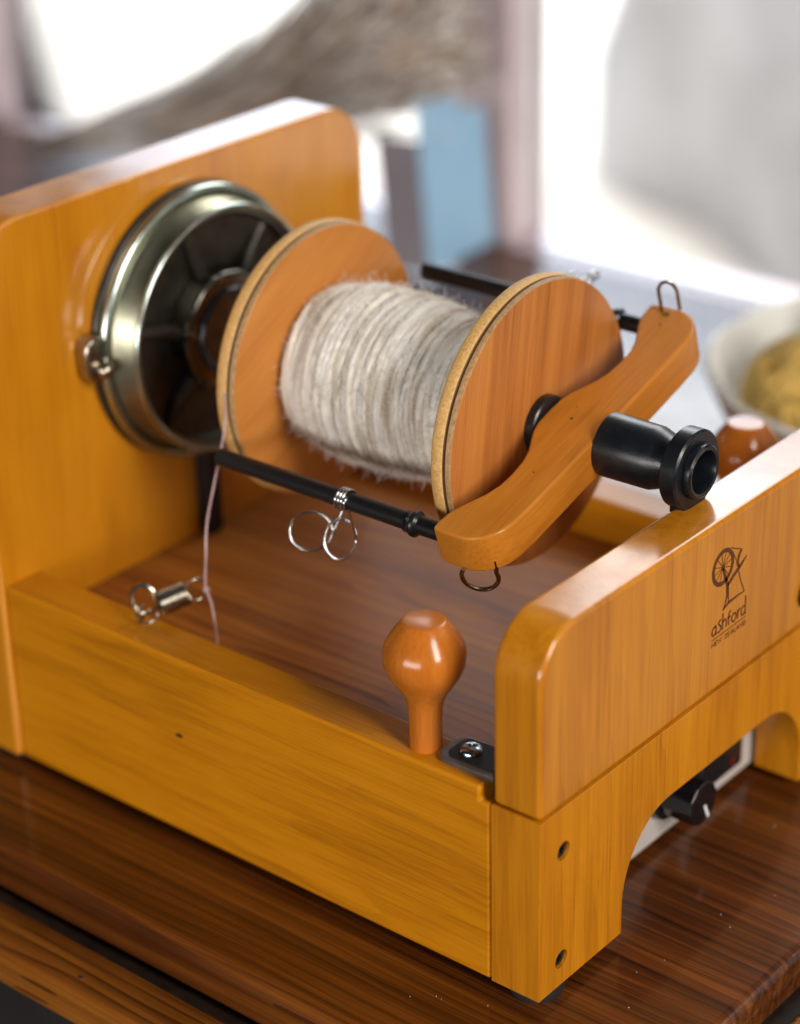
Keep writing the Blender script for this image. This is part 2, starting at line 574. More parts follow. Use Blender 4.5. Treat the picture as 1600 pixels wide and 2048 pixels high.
def slab(x0, x1, y0, y1, z0, z1, r):
    # rounded-over near and right edges
    n = 6
    rings = []
    prof = [(0, z0)] + [(0, z0 + r * 0.4)] + [(r * (1 - math.cos(R(90 * i / n))), z1 - r + r * math.sin(R(90 * i / n))) for i in range(n + 1)]
    for d, z in prof:
        rings.append([(x0, y0 + d, z), (x1 - d, y0 + d, z), (x1 - d, y1, z), (x0, y1, z)])
    V = [q for rg in rings for q in rg]
    F = []
    for i in range(len(rings) - 1):
        for k_ in range(4):
            l = (k_ + 1) % 4
            F.append((i * 4 + k_, i * 4 + l, i * 4 + 4 + l, i * 4 + 4 + k_))
    F.append((0, 3, 2, 1))
    e_ = (len(rings) - 1) * 4
    F.append((e_, e_ + 1, e_ + 2, e_ + 3))
    return V, F


V, F = slab(-1.5, 0.055, -0.050, 0.655, T - 0.0165, T, 0.0045)
mesh_obj('tabletop', V, F, M['table'], table)
V, F = slab(-1.5, 0.092, -0.0795, 0.0, T - 0.032, T - 0.0185, 0.0045)
V = [(x, y, z) if y < -0.0561 else (x, -0.0560, z) for x, y, z in V]
mesh_obj('moulding', V, F, M['mould'], table)
V, F = box(0.0605, 0.0900, -0.0558, 0.652, T - 0.032, T - 0.0185)
mesh_obj('moulding', V, F, M['mould'], table, bevel=0.003)
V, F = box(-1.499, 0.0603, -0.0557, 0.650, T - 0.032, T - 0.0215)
mesh_obj('groove', V, F, M['groove_shade'], table)  # strip coloured dark to paint the shade in the groove
V, F = box(-1.49, 0.030, 0.020, 0.64, -0.78, T - 0.0325)
mesh_obj('cabinet', V, F, M['cab'], table, bevel=0.002)
# scuffs and small dents on the ledge, crumbs on the top
for (x, y, r) in [(-0.118, -0.0725, 0.0021), (-0.075, -0.056, 0.0012), (-0.165, -0.070, 0.0008)]:
    V, F = lathe([(T - 0.0186, r), (T - 0.0183, r * 0.8), (T - 0.0182, 0)], lambda s, a, b_: (x + a * 1.6, y + b_, s), 10)
    mesh_obj('dent', V, F, M['dark'], table)
V, F = [], []
for i in range(34):
    x, y = random.uniform(-0.05, 0.05), random.uniform(-0.04, 0.18)
    if x < 0.004 and y > -0.002:
        continue
    r = random.uniform(0.00010, 0.00026)
    tube([(x, y, T + 0.0001), (x + r, y + r * random.uniform(-1, 1), T + 0.0003)], r * 0.7, 5, False, V, F)
tag(mesh_obj('dust_specks', V, F, M['white'], table), kind='stuff')

# ------------------------------------------------------------------ spinner body
W = 0.2337
YC = W / 2
ZC = 0.1618
TF = 0.0211
XR = -0.2711
H1, H2, H3, HR = 0.0761, 0.1478, 0.2331, 0.0808
sp = thing('electric_spinner', (-0.148, YC, T), 'amber varnished wooden electric yarn spinner with tray, pegs and metal pulley', 'spinning machine')
yz = lambda u, v, w: (w, u, v)

# rear board
r = 0.026
poly = [(-0.0025, 0.0), (W, 0.0)] + arc(W - r, H3 - r, r, r, 0, 90) + arc(r, H3 - r, r, r, 90, 180)
poly[-1] = (-0.0025, H3 - r)
V, F = prism(poly, XR - 0.0252, XR, yz)
rear = mesh_obj('rear_board', V, F, M['rear'], sp, bevel=0.0018)
# side rails
for y0, y1 in ((0.0, 0.0195), (W - 0.0195, W)):
    poly = [(XR + 0.0002, 0.0), (-TF - 0.0006, 0.0), (-TF - 0.0006, 0.0752), (-0.0262, 0.0752), (-0.0262, HR), (XR + 0.0002, HR)]
    V, F = prism(poly, y0, y1, lambda u, v, w: (u, w, v))
    rl = mesh_obj('side_rail', V, F, M['rail'], sp, bevel=0.0014)
    if y0 == 0.0:
        V, F = lathe([(-0.0004, 0.0012), (0.0004, 0.0012), (0.0004, 0)], lambda s, a, b_: (-0.1742 + a * 1.5, s, 0.0462 + b_ * 0.6), 10)
        V = [(x, min(y, 0.0) - 0.00005, z) for x, y, z in V]
        mesh_obj('knot', V, F, M['dark'], rl)

# tray floor
V, F = box(XR + 0.0003, -TF - 0.0003, 0.0198, W - 0.0198, 0.056, 0.0617)
mesh_obj('tray_floor', V, F, M['tray'], sp)

# front board with its arch and recessed screws
wf = 0.0520
poly = [(0, 0), (wf, 0), (wf, 0.012)] + [(wf + 0.030 * (1 - math.cos(R(a))), 0.012 + 0.0328 * math.sin(R(a))) for a in range(9, 91, 9)]
q = [(W - u, v) for u, v in poly[:1:-1]] + [(W - wf, 0), (W, 0)]
poly = poly + q + [(W, H1 - 0.0005), (0, H1 - 0.0005)]
V, F = prism(poly, -TF, 0.0, yz)
front = mesh_obj('front_board', V, F, M['board_z'], sp, bevel=0.0011)
holes = [(0.0143, 0.0574), (0.0138, 0.0110), (W - 0.0143, 0.0574), (W - 0.0138, 0.0110)]
cut(front, [lathe([(-0.006, 0), (-0.006, 0.0037), (0.004, 0.0037), (0.004, 0)], along_x(y, z), 28) for y, z in holes])
front.data.polygons.foreach_set('use_smooth', [True] * len(front.data.polygons))
front.data.set_sharp_from_angle(angle=R(30))
for y, z in holes:
    V, F = lathe([(-0.0062, 0), (-0.0058, 0.0034), (-0.0017, 0.0034), (-0.0012, 0.0028), (-0.0012, 0.0014), (-0.0035, 0.0013), (-0.0035, 0)], along_x(y, z), 20)
    mesh_obj('screw', V, F, M['black'], front)

# maiden board above the front board
r = 0.0205
poly = [(0.0004, H1), (W - 0.0004, H1)] + arc(W - r, H2 - r, r, r, 0, 90, 14) + arc(r, H2 - r, r, r, 90, 180, 14)
V, F = prism(poly, -TF + 0.0004, -0.0002, yz)
maiden = mesh_obj('maiden_board', V, F, M['maiden'], sp, bevel=0.0022, seg=4)
V, F = lathe([(-0.0010, 0.0062), (0.0006, 0.0064), (0.0016, 0.0058), (0.0018, 0)], along_x(0.1775, 0.0905), 28)
mesh_obj('dark_hole_disc', V, F, M['black'], maiden)  # dark inside of a hole, put on as a black disc

# brand mark: spinning wheel, name and underline, burnt into the maiden face
FX = -0.0002 + 0.00012


def stroke(pts, w, V, F, closed=False):
    """flat ribbon on the maiden face; points in mm (y, z)"""
    P = [Vector((a, b_)) for a, b_ in pts]
    m_ = len(P)
    base = len(V)
    for i in range(m_):
        a = P[i - 1] if (closed or i > 0) else P[i]
        c = P[(i + 1) % m_] if (closed or i < m_ - 1) else P[i]
        t = (c - a).normalized()
        nn = Vector((-t.y, t.x))
        ww = w[i] if isinstance(w, list) else w
        for s_ in (-0.5, 0.5):
            q_ = P[i] + nn * ww * s_
            V.append((FX, q_.x / 1000, q_.y / 1000))
    for i in range(m_ if closed else m_ - 1):
        j = (i + 1) % m_
        F.append((base + 2 * i, base + 2 * i + 1, base + 2 * j + 1, base + 2 * j))


def circle_pts(cx, cy, r_, a0=0, a1=360, n=36):
    return [(cx + r_ * math.cos(R(a0 + (a1 - a0) * i / n)), cy + r_ * math.sin(R(a0 + (a1 - a0) * i / n))) for i in range(n + (0 if a1 - a0 == 360 else 1))]


V, F = [], []
wc = (113.2, 128.1)
stroke(circle_pts(*wc, 6.65), 1.8, V, F, True)
stroke(circle_pts(*wc, 0.55), 1.1, V, F, True)
for k_ in range(12):
    a = R(k_ * 30 + 12)
    stroke([(wc[0] + 0.8 * math.cos(a), wc[1] + 0.8 * math.sin(a)), (wc[0] + 6.1 * math.cos(a), wc[1] + 6.1 * math.sin(a))], 0.32, V, F)
stroke([(113.4, 127.8), (115.2, 123.4), (116.9, 119.4), (117.0, 114.5), (115.8, 111.4), (114.5, 109.5)], [1.1, 1.5, 1.9, 1.3, 0.8, 0.5], V, F)
stroke([(129.9, 126.3), (127.6, 124.9), (125.2, 123.5), (121.0, 121.4), (117.0, 119.0)], [0.6, 1.2, 1.8, 1.7, 1.5], V, F)
stroke([(125.9, 130.6), (124.2, 128.6), (123.6, 126.0), (124.6, 123.6)], [1.3, 1.6, 1.0, 1.4], V, F)
stroke([(118.4, 134.1), (121.3, 132.5), (125.2, 130.9)], 0.45, V, F)
stroke([(119.8, 131.4), (122.6, 127.0), (123.3, 124.4)], 0.4, V, F)
stroke([(124.4, 122.2), (126.6, 116.6), (129.4, 111.4)], [0.6, 0.55, 0.6], V, F)
stroke([(129.5, 111.4), (124.0, 111.5), (118.4, 111.2), (114.6, 109.7)], [0.5, 0.9, 1.4, 0.6], V, F)
stroke([(117.4, 118.6), (117.9, 115.0), (118.3, 111.6)], [0.9, 0.7, 0.6], V, F)
mesh_obj('spinning_wheel_emblem', V, F, M['burn'], maiden, smooth=False)

# letters drawn as pen strokes on a unit grid (x right, y up, x-height 1)
A_ = {
    'a': ([[(0.75, 0.9), (0.35, 1.0), (0.05, 0.6), (0.1, 0.15), (0.4, 0.0), (0.7, 0.25)], [(0.62, 1.15), (0.72, 0.6), (0.72, 0.1), (0.85, 0.0)]], 0.95),
    's': ([[(0.65, 1.35), (0.3, 1.3), (0.2, 1.0), (0.6, 0.55), (0.55, 0.12), (0.25, 0.0), (0.05, 0.12)]], 0.8),
    'h': ([[(0.1, 2.0), (0.1, 0.0)], [(0.1, 0.75), (0.45, 1.05), (0.75, 0.75), (0.75, 0.0)]], 0.95),
    'f': ([[(0.6, 1.6), (0.3, 1.55), (0.22, 1.2), (0.22, 0.0)], [(0.0, 0.95), (0.55, 0.98)]], 0.7),
    'o': ([[(0.45, 1.05), (0.1, 0.75), (0.1, 0.3), (0.45, 0.0), (0.8, 0.3), (0.8, 0.75), (0.45, 1.05)]], 1.0),
    'r': ([[(0.12, 1.1), (0.12, 0.0)], [(0.12, 0.75), (0.4, 1.05), (0.6, 1.0)]], 0.72),
    'd': ([[(0.75, 0.9), (0.35, 1.05), (0.05, 0.65), (0.1, 0.15), (0.4, 0.0), (0.75, 0.3)], [(0.68, 2.2), (0.76, 1.6), (0.76, 0.1), (0.88, 0.0)]], 0.95),
    'N': ([[(0, 0), (0, 1), (0.7, 0), (0.7, 1)]], 1.0), 'E': ([[(0.6, 1), (0, 1), (0, 0), (0.6, 0)], [(0, 0.5), (0.5, 0.5)]], 0.85),
    'W': ([[(0, 1), (0.25, 0), (0.5, 0.8), (0.75, 0), (1.0, 1)]], 1.25), 'Z': ([[(0, 1), (0.65, 1), (0, 0), (0.68, 0)]], 0.92),
    'A': ([[(0, 0), (0.38, 1), (0.76, 0)], [(0.15, 0.35), (0.6, 0.35)]], 1.0), 'L': ([[(0, 1), (0, 0), (0.55, 0)]], 0.78),
    'D': ([[(0, 0), (0, 1), (0.4, 0.95), (0.68, 0.5), (0.4, 0.05), (0, 0)]], 0.9), ' ': ([], 0.75),
}


def write(text, y0, z0, width, h, pen, V, F):
    tot = sum(A_[c][1] for c in text)
    k_ = width / tot
    x = y0
    for c in text:
        for st in A_[c][0]:
            pts = [(x + a * k_, z0 + b_ * h) for a, b_ in st]
            if c.islower():
                pts = [(q_.x, q_.y) for q_ in (Vector((v.x, v.y)) for v in smooth_path([(a, b_, 0) for a, b_ in pts], 4))]
            stroke(pts, pen, V, F)
        x += A_[c][1] * k_


V, F = [], []
write('ashford', 107.4, 101.3, 24.2, 3.5, 0.78, V, F)
mesh_obj('brand_lettering', V, F, M['burn'], maiden, smooth=False)
V, F = [], []
stroke([(107.4, 99.6), (131.4, 99.8)], 0.38, V, F)
mesh_obj('underline', V, F, M['burn'], maiden, smooth=False)
V, F = [], []
write('NEW ZEALAND', 107.6, 96.5, 24.3, 1.85, 0.42, V, F)
mesh_obj('country_lettering', V, F, M['burn'], maiden, smooth=False)

# rubber feet
for x, y in ((-0.0105, 0.013), (-0.0105, W - 0.013), (XR - 0.0125, 0.013), (XR - 0.0125, W - 0.013)):
    V, F = lathe([(T, 0), (T, 0.0098), (T + 0.0015, 0.0105), (0.0002, 0.0105), (0.0002, 0)], along_z(x, y), 28)
    mesh_obj('rubber_foot', V, F, M['rubber'], sp)

# turned pegs on the side rails
for x, y in ((-0.0580, 0.0102), (-0.0575, W - 0.0106)):
    z = HR
    prof = [(z - 0.004, 0), (z - 0.004, 0.0059), (z, 0.0060), (z + 0.012, 0.0061), (z + 0.0165, 0.0064), (z + 0.0195, 0.0069), (z + 0.0225, 0.0082),
            (z + 0.026, 0.0106), (z + 0.030, 0.0131), (z + 0.034, 0.0147), (z + 0.0375, 0.0151), (z + 0.0405, 0.0147),
            (z + 0.044, 0.0131), (z + 0.0475, 0.0107), (z + 0.0508, 0.0082), (z + 0.0513, 0.0076), (z + 0.0514, 0.0070), (z + 0.0514, 0)]
    V, F = lathe(prof, along_z(x, y), 48)
    mesh_obj('peg', V, F, M['peg'], sp, ang=50)

# hinge plates with pan-head screws where the maiden meets the rails
for s_ in (0, 1):
    fy = (lambda y: y) if s_ == 0 else (lambda y: W - y)
    poly = [(-0.0216, 0.0055), (-0.040, 0.0048)] + arc(-0.0455, 0.0098, 0.0050, 0.0050, 270, 180, 6) + arc(-0.0455, 0.0175, 0.0050, 0.0045, 180, 90, 6) + [(-0.0216, 0.0235)]
    V, F = prism(poly, HR - 0.0004, HR + 0.0018, lambda u, v, w: (u, fy(v), w))
    hp = mesh_obj('hinge_plate', V, F, M['plate'], sp, bevel=0.0005)
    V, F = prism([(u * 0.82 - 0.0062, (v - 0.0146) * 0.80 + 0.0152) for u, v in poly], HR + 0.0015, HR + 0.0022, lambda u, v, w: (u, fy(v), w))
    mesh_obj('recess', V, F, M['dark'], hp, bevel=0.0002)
    zs = HR + 0.0022
    V, F = lathe([(zs - 0.001, 0.0043), (zs + 0.0008, 0.0044), (zs + 0.0019, 0.0036), (zs + 0.0025, 0.0022), (zs + 0.0026, 0.0012), (zs + 0.0014, 0.0008), (zs + 0.0014, 0)], along_z(-0.0405, fy(0.0140)), 28)
    sc = mesh_obj('screw', V, F, M['screw'], hp, ang=60)
    V, F = prism([(-TF - 0.0026, 0.0045), (-TF + 0.0003, 0.0045), (-TF + 0.0003, 0.024), (-TF - 0.0026, 0.024)], HR - 0.005, HR + 0.006, lambda u, v, w: (u, fy(v), w))
    mesh_obj('hinge_leaf', V, F, M['black'], hp, bevel=0.0004)

# control panel behind the arch
V, F = box(-0.060, -0.0236, 0.030, 0.1895, -0.0005, 0.0555)
cp = mesh_obj('control_panel', V, F, M['panel'], sp, bevel=0.0008)
prof = [(0.1165 + 0.0098 * math.cos(R(a_)), 0.0212 + 0.0098 * math.sin(R(a_))) for a_ in range(9, 369, 36)]
V, F = prism(prof, -0.0228, -0.0055, yz)
dial = mesh_obj('speed_dial', V, F, M['gloss'], cp, bevel=0.0009, ang=20)
V, F = lathe([(-0.0236, 0.0122), (-0.0205, 0.0120), (-0.0200, 0.0095)], along_x(0.1165, 0.0212), 32)
mesh_obj('dial_skirt', V, F, M['black'], dial)
V, F = box(-0.0057, -0.0053, 0.1158, 0.1172, 0.0225, 0.0295)
a = R(205)
V = [(x, 0.1165 + (y - 0.1165) * math.cos(a) - (z - 0.0212) * math.sin(a), 0.0212 + (y - 0.1165) * math.sin(a) + (z - 0.0212) * math.cos(a)) for x, y, z in V]
mesh_obj('pointer', V, F, M['white'], dial)
V, F = box(-0.0238, -0.0200, 0.138, 0.170, 0.0075, 0.030)
sw = mesh_obj('rocker_switch', V, F, M['black'], cp, bevel=0.0015)
V, F = box(-0.0202, -0.0198, 0.160, 0.1635, 0.0105, 0.0145)
mesh_obj('switch_mark', V, F, M['red'], sw)

# drive pulley on the rear board
ZP = 0.1626
ax = along_x(YC, ZP)
V, F = lathe([(XR - 0.001, 0.0585), (XR + 0.0006, 0.0602), (XR + 0.0030, 0.0604), (XR + 0.0042, 0.0592), (XR + 0.0046, 0.0572), (XR + 0.0058, 0.0560)], ax, 96)
pul = mesh_obj('pulley', V, F, M['gun'], sp, ang=60)
V, F = lathe([(XR + 0.0040 + 0.0022 * math.cos(R(a_)), 0.0581 + 0.0020 * math.sin(R(a_))) for a_ in range(0, 360, 30)], ax, 96, close=True)
V = [(x + 0.0030, y, z) for x, y, z in V]
band = mesh_obj('clamp_band', V, F, M['zinc'], pul, ang=80)
V, F = lathe([(XR + 0.0056, 0.0563), (XR + 0.0080, 0.0558), (XR + 0.0110, 0.0536), (XR + 0.0145, 0.0514), (XR + 0.0180, 0.0502), (XR + 0.0196, 0.0500)], ax, 96)
mesh_obj('pulley_drum', V, F, M['yzinc'], pul, ang=80)
V, F = lathe([(XR + 0.0190, 0.0500), (XR + 0.0192, 0.0526), (XR + 0.0198, 0.0538), (XR + 0.0210, 0.0541), (XR + 0.0219, 0.0535), (XR + 0.0219, 0.0522), (XR + 0.0213, 0.0515)], ax, 96)
mesh_obj('pulley_rim', V, F, M['zinc'], pul, ang=80)
V, F = lathe([(XR + 0.0215, 0.0515), (XR + 0.0200, 0.0508), (XR + 0.0155, 0.0502), (XR + 0.0140, 0.049), (XR + 0.0125, 0.040), (XR + 0.0125, 0.026), (XR + 0.0125, 0.0)], ax, 96)
mesh_obj('pulley_face', V, F, M['gun'], pul)
# lobed hub with ribs
prof = []
for i in range(60):
    a_ = 2 * math.pi * i / 60
    prof.append((YC + (0.0262 + 0.0004 * math.cos(6 * a_ - 6 * R(108))) * math.cos(a_), ZP + (0.0262 + 0.0004 * math.cos(6 * a_ - 6 * R(108))) * math.sin(a_)))
V, F = prism(prof, XR + 0.012, XR + 0.0235, yz)
hub = mesh_obj('pulley_hub', V, F, M['gunhub'], pul, bevel=0.0022, seg=4, ang=60)
for k_ in range(6):
    a_ = R(108 + 60 * k_)
    u = Vector((0, math.cos(a_), math.sin(a_)))
    c0 = Vector((0, YC, ZP))
    V, F = tube([c0 + u * 0.025 + Vector((XR + 0.016, 0, 0)), c0 + u * 0.036 + Vector((XR + 0.0138, 0, 0)), c0 + u * 0.049 + Vector((XR + 0.0135, 0, 0))], [0.0036, 0.0030, 0.0022], 10)
    mesh_obj('rib', V, F, M['gun'], pul)
    V, F = lathe([(XR + 0.0225, 0.0026), (XR + 0.0250, 0.0024), (XR + 0.0258, 0.0015), (XR + 0.0260, 0)], along_x(YC + 0.0262 * math.cos(a_), ZP + 0.0262 * math.sin(a_)), 16)
    mesh_obj('bolt', V, F, M['gunhub'], hub)
V, F = lathe([(XR + 0.022, 0.0195), (XR + 0.0245, 0.0195), (XR + 0.0255, 0.0185), (XR + 0.0245, 0.0165), (XR + 0.020, 0.0155)], ax, 48)
mesh_obj('bearing_ring', V, F, M['black'], hub, ang=60)
# lug and bolt of the clamp band
a_ = R(176)
lz, ly = ZP + 0.0040, YC - 0.0625
V, F = prism([(ly - 0.0062, lz + 0.003), (ly - 0.004, lz + 0.0085), (ly + 0.0005, lz + 0.0095), (ly + 0.006, lz + 0.007), (ly + 0.006, lz - 0.010), (ly - 0.001, lz - 0.0125), (ly - 0.0055, lz - 0.008)], XR + 0.0004, XR + 0.0085, yz)
lug = mesh_obj('clamp_lug', V, F, M['nickel'], band, bevel=0.0018, seg=4)
V, F = lathe([(XR + 0.0082, 0.0036), (XR + 0.0105, 0.0036), (XR + 0.0125, 0.0030), (XR + 0.0135, 0.0016), (XR + 0.0137, 0)], along_x(ly + 0.0015, lz - 0.0055), 24)
mesh_obj('clamp_bolt', V, F, M['nickel'], band, ang=60)
V, F = box(XR + 0.0002, XR + 0.0085, 0.1125, 0.1208, 0.0619, 0.1060)
mesh_obj('support_bar', V, F, M['black'], sp, bevel=0.001)

# brake: screw eye, tension spring and nylon line
eye = [(-0.2062, 0.0150, 0.0772), (-0.2062, 0.0150, 0.0826), (-0.2060, 0.0150, 0.0840)]
ec = Vector((-0.2060, 0.0162, 0.0898))
eu = Vector((0.80, 0.45, -0.05)).normalized()
for i in range(17):
    a_ = R(-105 + 360 * i / 17)
    eye.append(ec + eu * 0.0052 * math.cos(a_) + Vector((0, 0, 1)) * 0.0062 * math.sin(a_) + Vector((0.0008, -0.0005, 0)) * (i / 17))
V, F = tube(smooth_path(eye, 4), 0.00105, 10)
mesh_obj('screw_eye', V, F, M['nickel'], sp)
s0, s1 = Vector((-0.2002, 0.0185, 0.0884)), Vector((-0.1958, 0.0292, 0.0902))
ds = (s1 - s0).normalized()
e1 = ds.cross(Vector((0, 0, 1))).normalized()
e2 = e1.cross(ds)
path = []
# hook at the eye end
h0 = s0 - ds * 0.0048 - Vector((0, 0, 0.0020))
for i in range(13):
    a_ = R(100 + 250 * i / 12)
    path.append(h0 + ds * 0.0046 * math.cos(a_) + e2 * 0.0046 * math.sin(a_))
turns = 11
for i in range(turns * 16 + 1):
    t = i / 16 * 2 * math.pi
    path.append(s0 + ds * ((s1 - s0).length * i / (turns * 16)) + e1 * 0.0049 * math.cos(t) + e2 * 0.0049 * math.sin(t))
h1 = s1 + ds * 0.0044
for i in range(15):
    a_ = R(165 - 300 * i / 14)
    path.append(h1 + ds * 0.0046 * math.cos(a_) + e2 * 0.0049 * math.sin(a_) + e1 * 0.001)
V, F = tube(path, 0.00055, 7)
mesh_obj('tension_spring', V, F, M['nickel'], sp, ang=80)
kn = Vector((-0.1892, 0.0345, 0.0915))
line = smooth_path([(-0.1975, 0.0598, 0.1660), (-0.1972, 0.0590, 0.1540), (-0.1968, 0.0545, 0.1410), (-0.1962, 0.0498, 0.1310), (-0.1950, 0.0430, 0.1160), (-0.1930, 0.0392, 0.1030), (-0.1905, 0.0355, 0.0945), kn,
                    (-0.1868, 0.0345, 0.0860), (-0.1845, 0.0335, 0.0775), (-0.1830, 0.0325, 0.0690)], 8)
V, F = tube(line, 0.00046, 8)
bl = mesh_obj('brake_line', V, F, M['nylon'], sp)
V, F = [], []
for k_ in range(3):
    nrm = Vector((math.cos(k_ * 1.1), math.sin(k_ * 1.1), 0.4)).normalized()
    t1 = nrm.orthogonal().normalized()
    t2 = nrm.cross(t1)
    tube([kn + t1 * 0.0010 * math.cos(R(a2)) + t2 * 0.0010 * math.sin(R(a2)) for a2 in range(0, 360, 30)], 0.0005, 6, True, V, F)
mesh_obj('knot', V, F, M['nylon'], bl)

# ------------------------------------------------------------------ bobbin
RB = 0.0575
bob = thing('bobbin', (-0.139, YC, ZC - RB), 'large wooden bobbin with round flanges wound with cream and grey handspun wool', 'bobbin')
ax = along_x(YC, ZC)
for xf, ven in ((-0.0850, M['veneer']), (-0.1930, M['veneer_b'])):
    pr = [(xf - 0.0094, 0.010), (xf - 0.0094, RB - 0.0012), (xf - 0.0088, RB - 0.0003), (xf - 0.0080, RB), (xf - 0.0044, RB), (xf - 0.0038, RB - 0.0005),
          (xf - 0.0033, RB - 0.0017), (xf - 0.0029, RB - 0.0018), (xf - 0.0026, RB - 0.0010), (xf - 0.0023, RB - 0.0004), (xf - 0.0007, RB - 0.0006), (xf - 0.0002, RB - 0.0010), (xf - 0.0002, 0.010)]
    V, F = lathe(pr, ax, 128)
    n = 128
    idx = []
    for s in range(len(pr) - 1):
        idx += [0 if s in (0, 1, 2, 3, 4) else 1 if s in (5, 6, 7, 8) else 2] * n
    fl = mesh_obj('flange', V, F, None, bob, mats=[M['mdf'], M['groove'], M['ply']], midx=idx, ang=40)
    V, F = lathe([(xf - 0.0002, RB - 0.0010), (xf + 0.0001, RB - 0.0013), (xf + 0.0001, 0.009)], ax, 128)
    mesh_obj('veneer_face', V, F, ven, fl, ang=60)
    V, F = lathe([(xf - 0.0094, RB - 0.0014), (xf - 0.0097, RB - 0.0017), (xf - 0.0097, 0.009)], ax, 96)
    mesh_obj('veneer_face', V, F, ven, fl, ang=60)
V, F = lathe([(-0.193, 0.011), (-0.094, 0.011)], ax, 40)
mesh_obj('core', V, F, M['mdf'], bob)
V, F = lathe([(-0.0846, 0.0), (-0.0846, 0.0121), (-0.0812, 0.0121), (-0.0806, 0.0115), (-0.0806, 0.0)], ax, 48)
mesh_obj('bush', V, F, M['black'], bob, ang=40)

# wound yarn: overlapping helical layers of uneven strands
XA, XB = -0.1922, -0.0952


def yr(x):
    t = (x - XA) / (XB - XA)
    ks = ((-0.20, 0.0270), (-0.191, 0.0300), (-0.183, 0.0330), (-0.170, 0.0345), (-0.155, 0.0350), (-0.142, 0.0344), (-0.128, 0.0325), (-0.113, 0.0300), (-0.095, 0.0275))
    base = ks[-1][1]
    for (xa, ra), (xb, rb_) in zip(ks, ks[1:]):
        if xa <= x <= xb:
            q_ = (x - xa) / (xb - xa)
            base = ra + (rb_ - ra) * q_
            break
    base += 0.0016 * noise.noise(Vector((x * 130, 3.1, 0))) + 0.0009 * noise.noise(Vector((x * 420, 7.7, 0)))
    return base


V, F = lathe([(XA, 0.011)] + [(XA + (XB - XA) * i / 60, yr(XA + (XB - XA) * i / 60) - 0.0013) for i in range(61)] + [(XB, 0.011)], ax, 64)
yarn = mesh_obj('yarn', V, F, M['yarn'], bob, ang=80)
V, F = [], []
rnd = random.Random(3)
midx, layer_mat = [], (0, 0, 1, 2)
for layer in range(4):
    x = XA + rnd.uniform(0.0005, 0.002)
    th = rnd.uniform(0, 6.28)
    d = 1
    path, rad = [], []
    seg = 26
    target_turns = (40, 34, 24, 15)[layer]
    pitch = (XB - XA) / target_turns
    off = (0, 0.0003, 0.0006, 0.0006)[layer]
    k_ = 0
    while x < XB - 0.0008:
        f_ = noise.noise(Vector((k_ * 0.045, layer * 9.1, 0)))
        g_ = noise.noise(Vector((k_ * 0.16, layer * 5.3, 4.0)))
        step = pitch / seg * (1 + 2.1 * f_ + 0.6 * math.sin(k_ * 0.021 + layer))
        x += step
        th += 2 * math.pi / seg
        wob = 0.0015 * math.sin(th + layer * 1.9) * (1.0 + 1.5 * f_) + 0.0008 * g_
        xx = min(XB - 0.0004, max(XA + 0.0004, x + wob))
        rr_ = yr(xx) + off * (0.7 + 1.2 * f_) + 0.0006 * g_ - 0.0003
        path.append((xx, YC + rr_ * math.cos(th), ZC + rr_ * math.sin(th)))
        rad.append(max(0.0006, 0.00145 + 0.0008 * g_ + 0.0006 * f_) * (1, 1, 0.9, 0.6)[layer])
        k_ += 1
    tube(path, rad, 7, False, V, F)
    midx += [layer_mat[layer]] * (len(F) - len(midx))
tag(mesh_obj('strands', V, F, None, yarn, ang=180, mats=[M['yarn'], M['yarn_b'], M['yarn_c']], midx=midx), kind='stuff')
# loose fuzz standing off the wool
V, F = [], []
for i in range(15000):
    x = rnd.uniform(XA + 0.001, XB - 0.001)
    th = rnd.uniform(0, 2 * math.pi)
    r0 = yr(x) + 0.0004
    ln = rnd.uniform(0.0015, 0.0045) * (2.0 if rnd.random() < 0.05 else 1)
    dth = rnd.uniform(-1, 1) * ln / r0 * 1.2
    dx = rnd.uniform(-0.5, 0.5) * ln
    lift = rnd.uniform(0.0002, 0.0020) * (2.6 if rnd.random() < 0.08 else 1)
    pts = []
    for s in range(5):
        t = s / 4
        rr_ = r0 + lift * math.sin(t * 2.2) * (0.6 + t)
        a_ = th + dth * t
        pts.append((x + dx * t + 0.0005 * math.sin(t * 5 + i), YC + rr_ * math.cos(a_), ZC + rr_ * math.sin(a_)))
    tube(pts, [0.00009, 0.00009, 0.00008, 0.00006, 0.00003], 3, False, V, F)
tag(mesh_obj('fuzz', V, F, M['fuzz'], yarn, ang=180), kind='stuff')

# ------------------------------------------------------------------ flyer
fly = thing('flyer', (-0.066, YC, ZC), 'wooden flyer arm with black rods, wire hooks and black orifice tube resting on the maiden', 'flyer')
TH = R(17)
U3 = Vector((0, math.cos(TH), math.sin(TH)))
N3 = Vector((0, -math.sin(TH), math.cos(TH)))
A0 = Vector((0, YC, ZC))


def fl3(u, x, n_):
    return A0 + U3 * u + N3 * n_ + Vector((x, 0, 0))


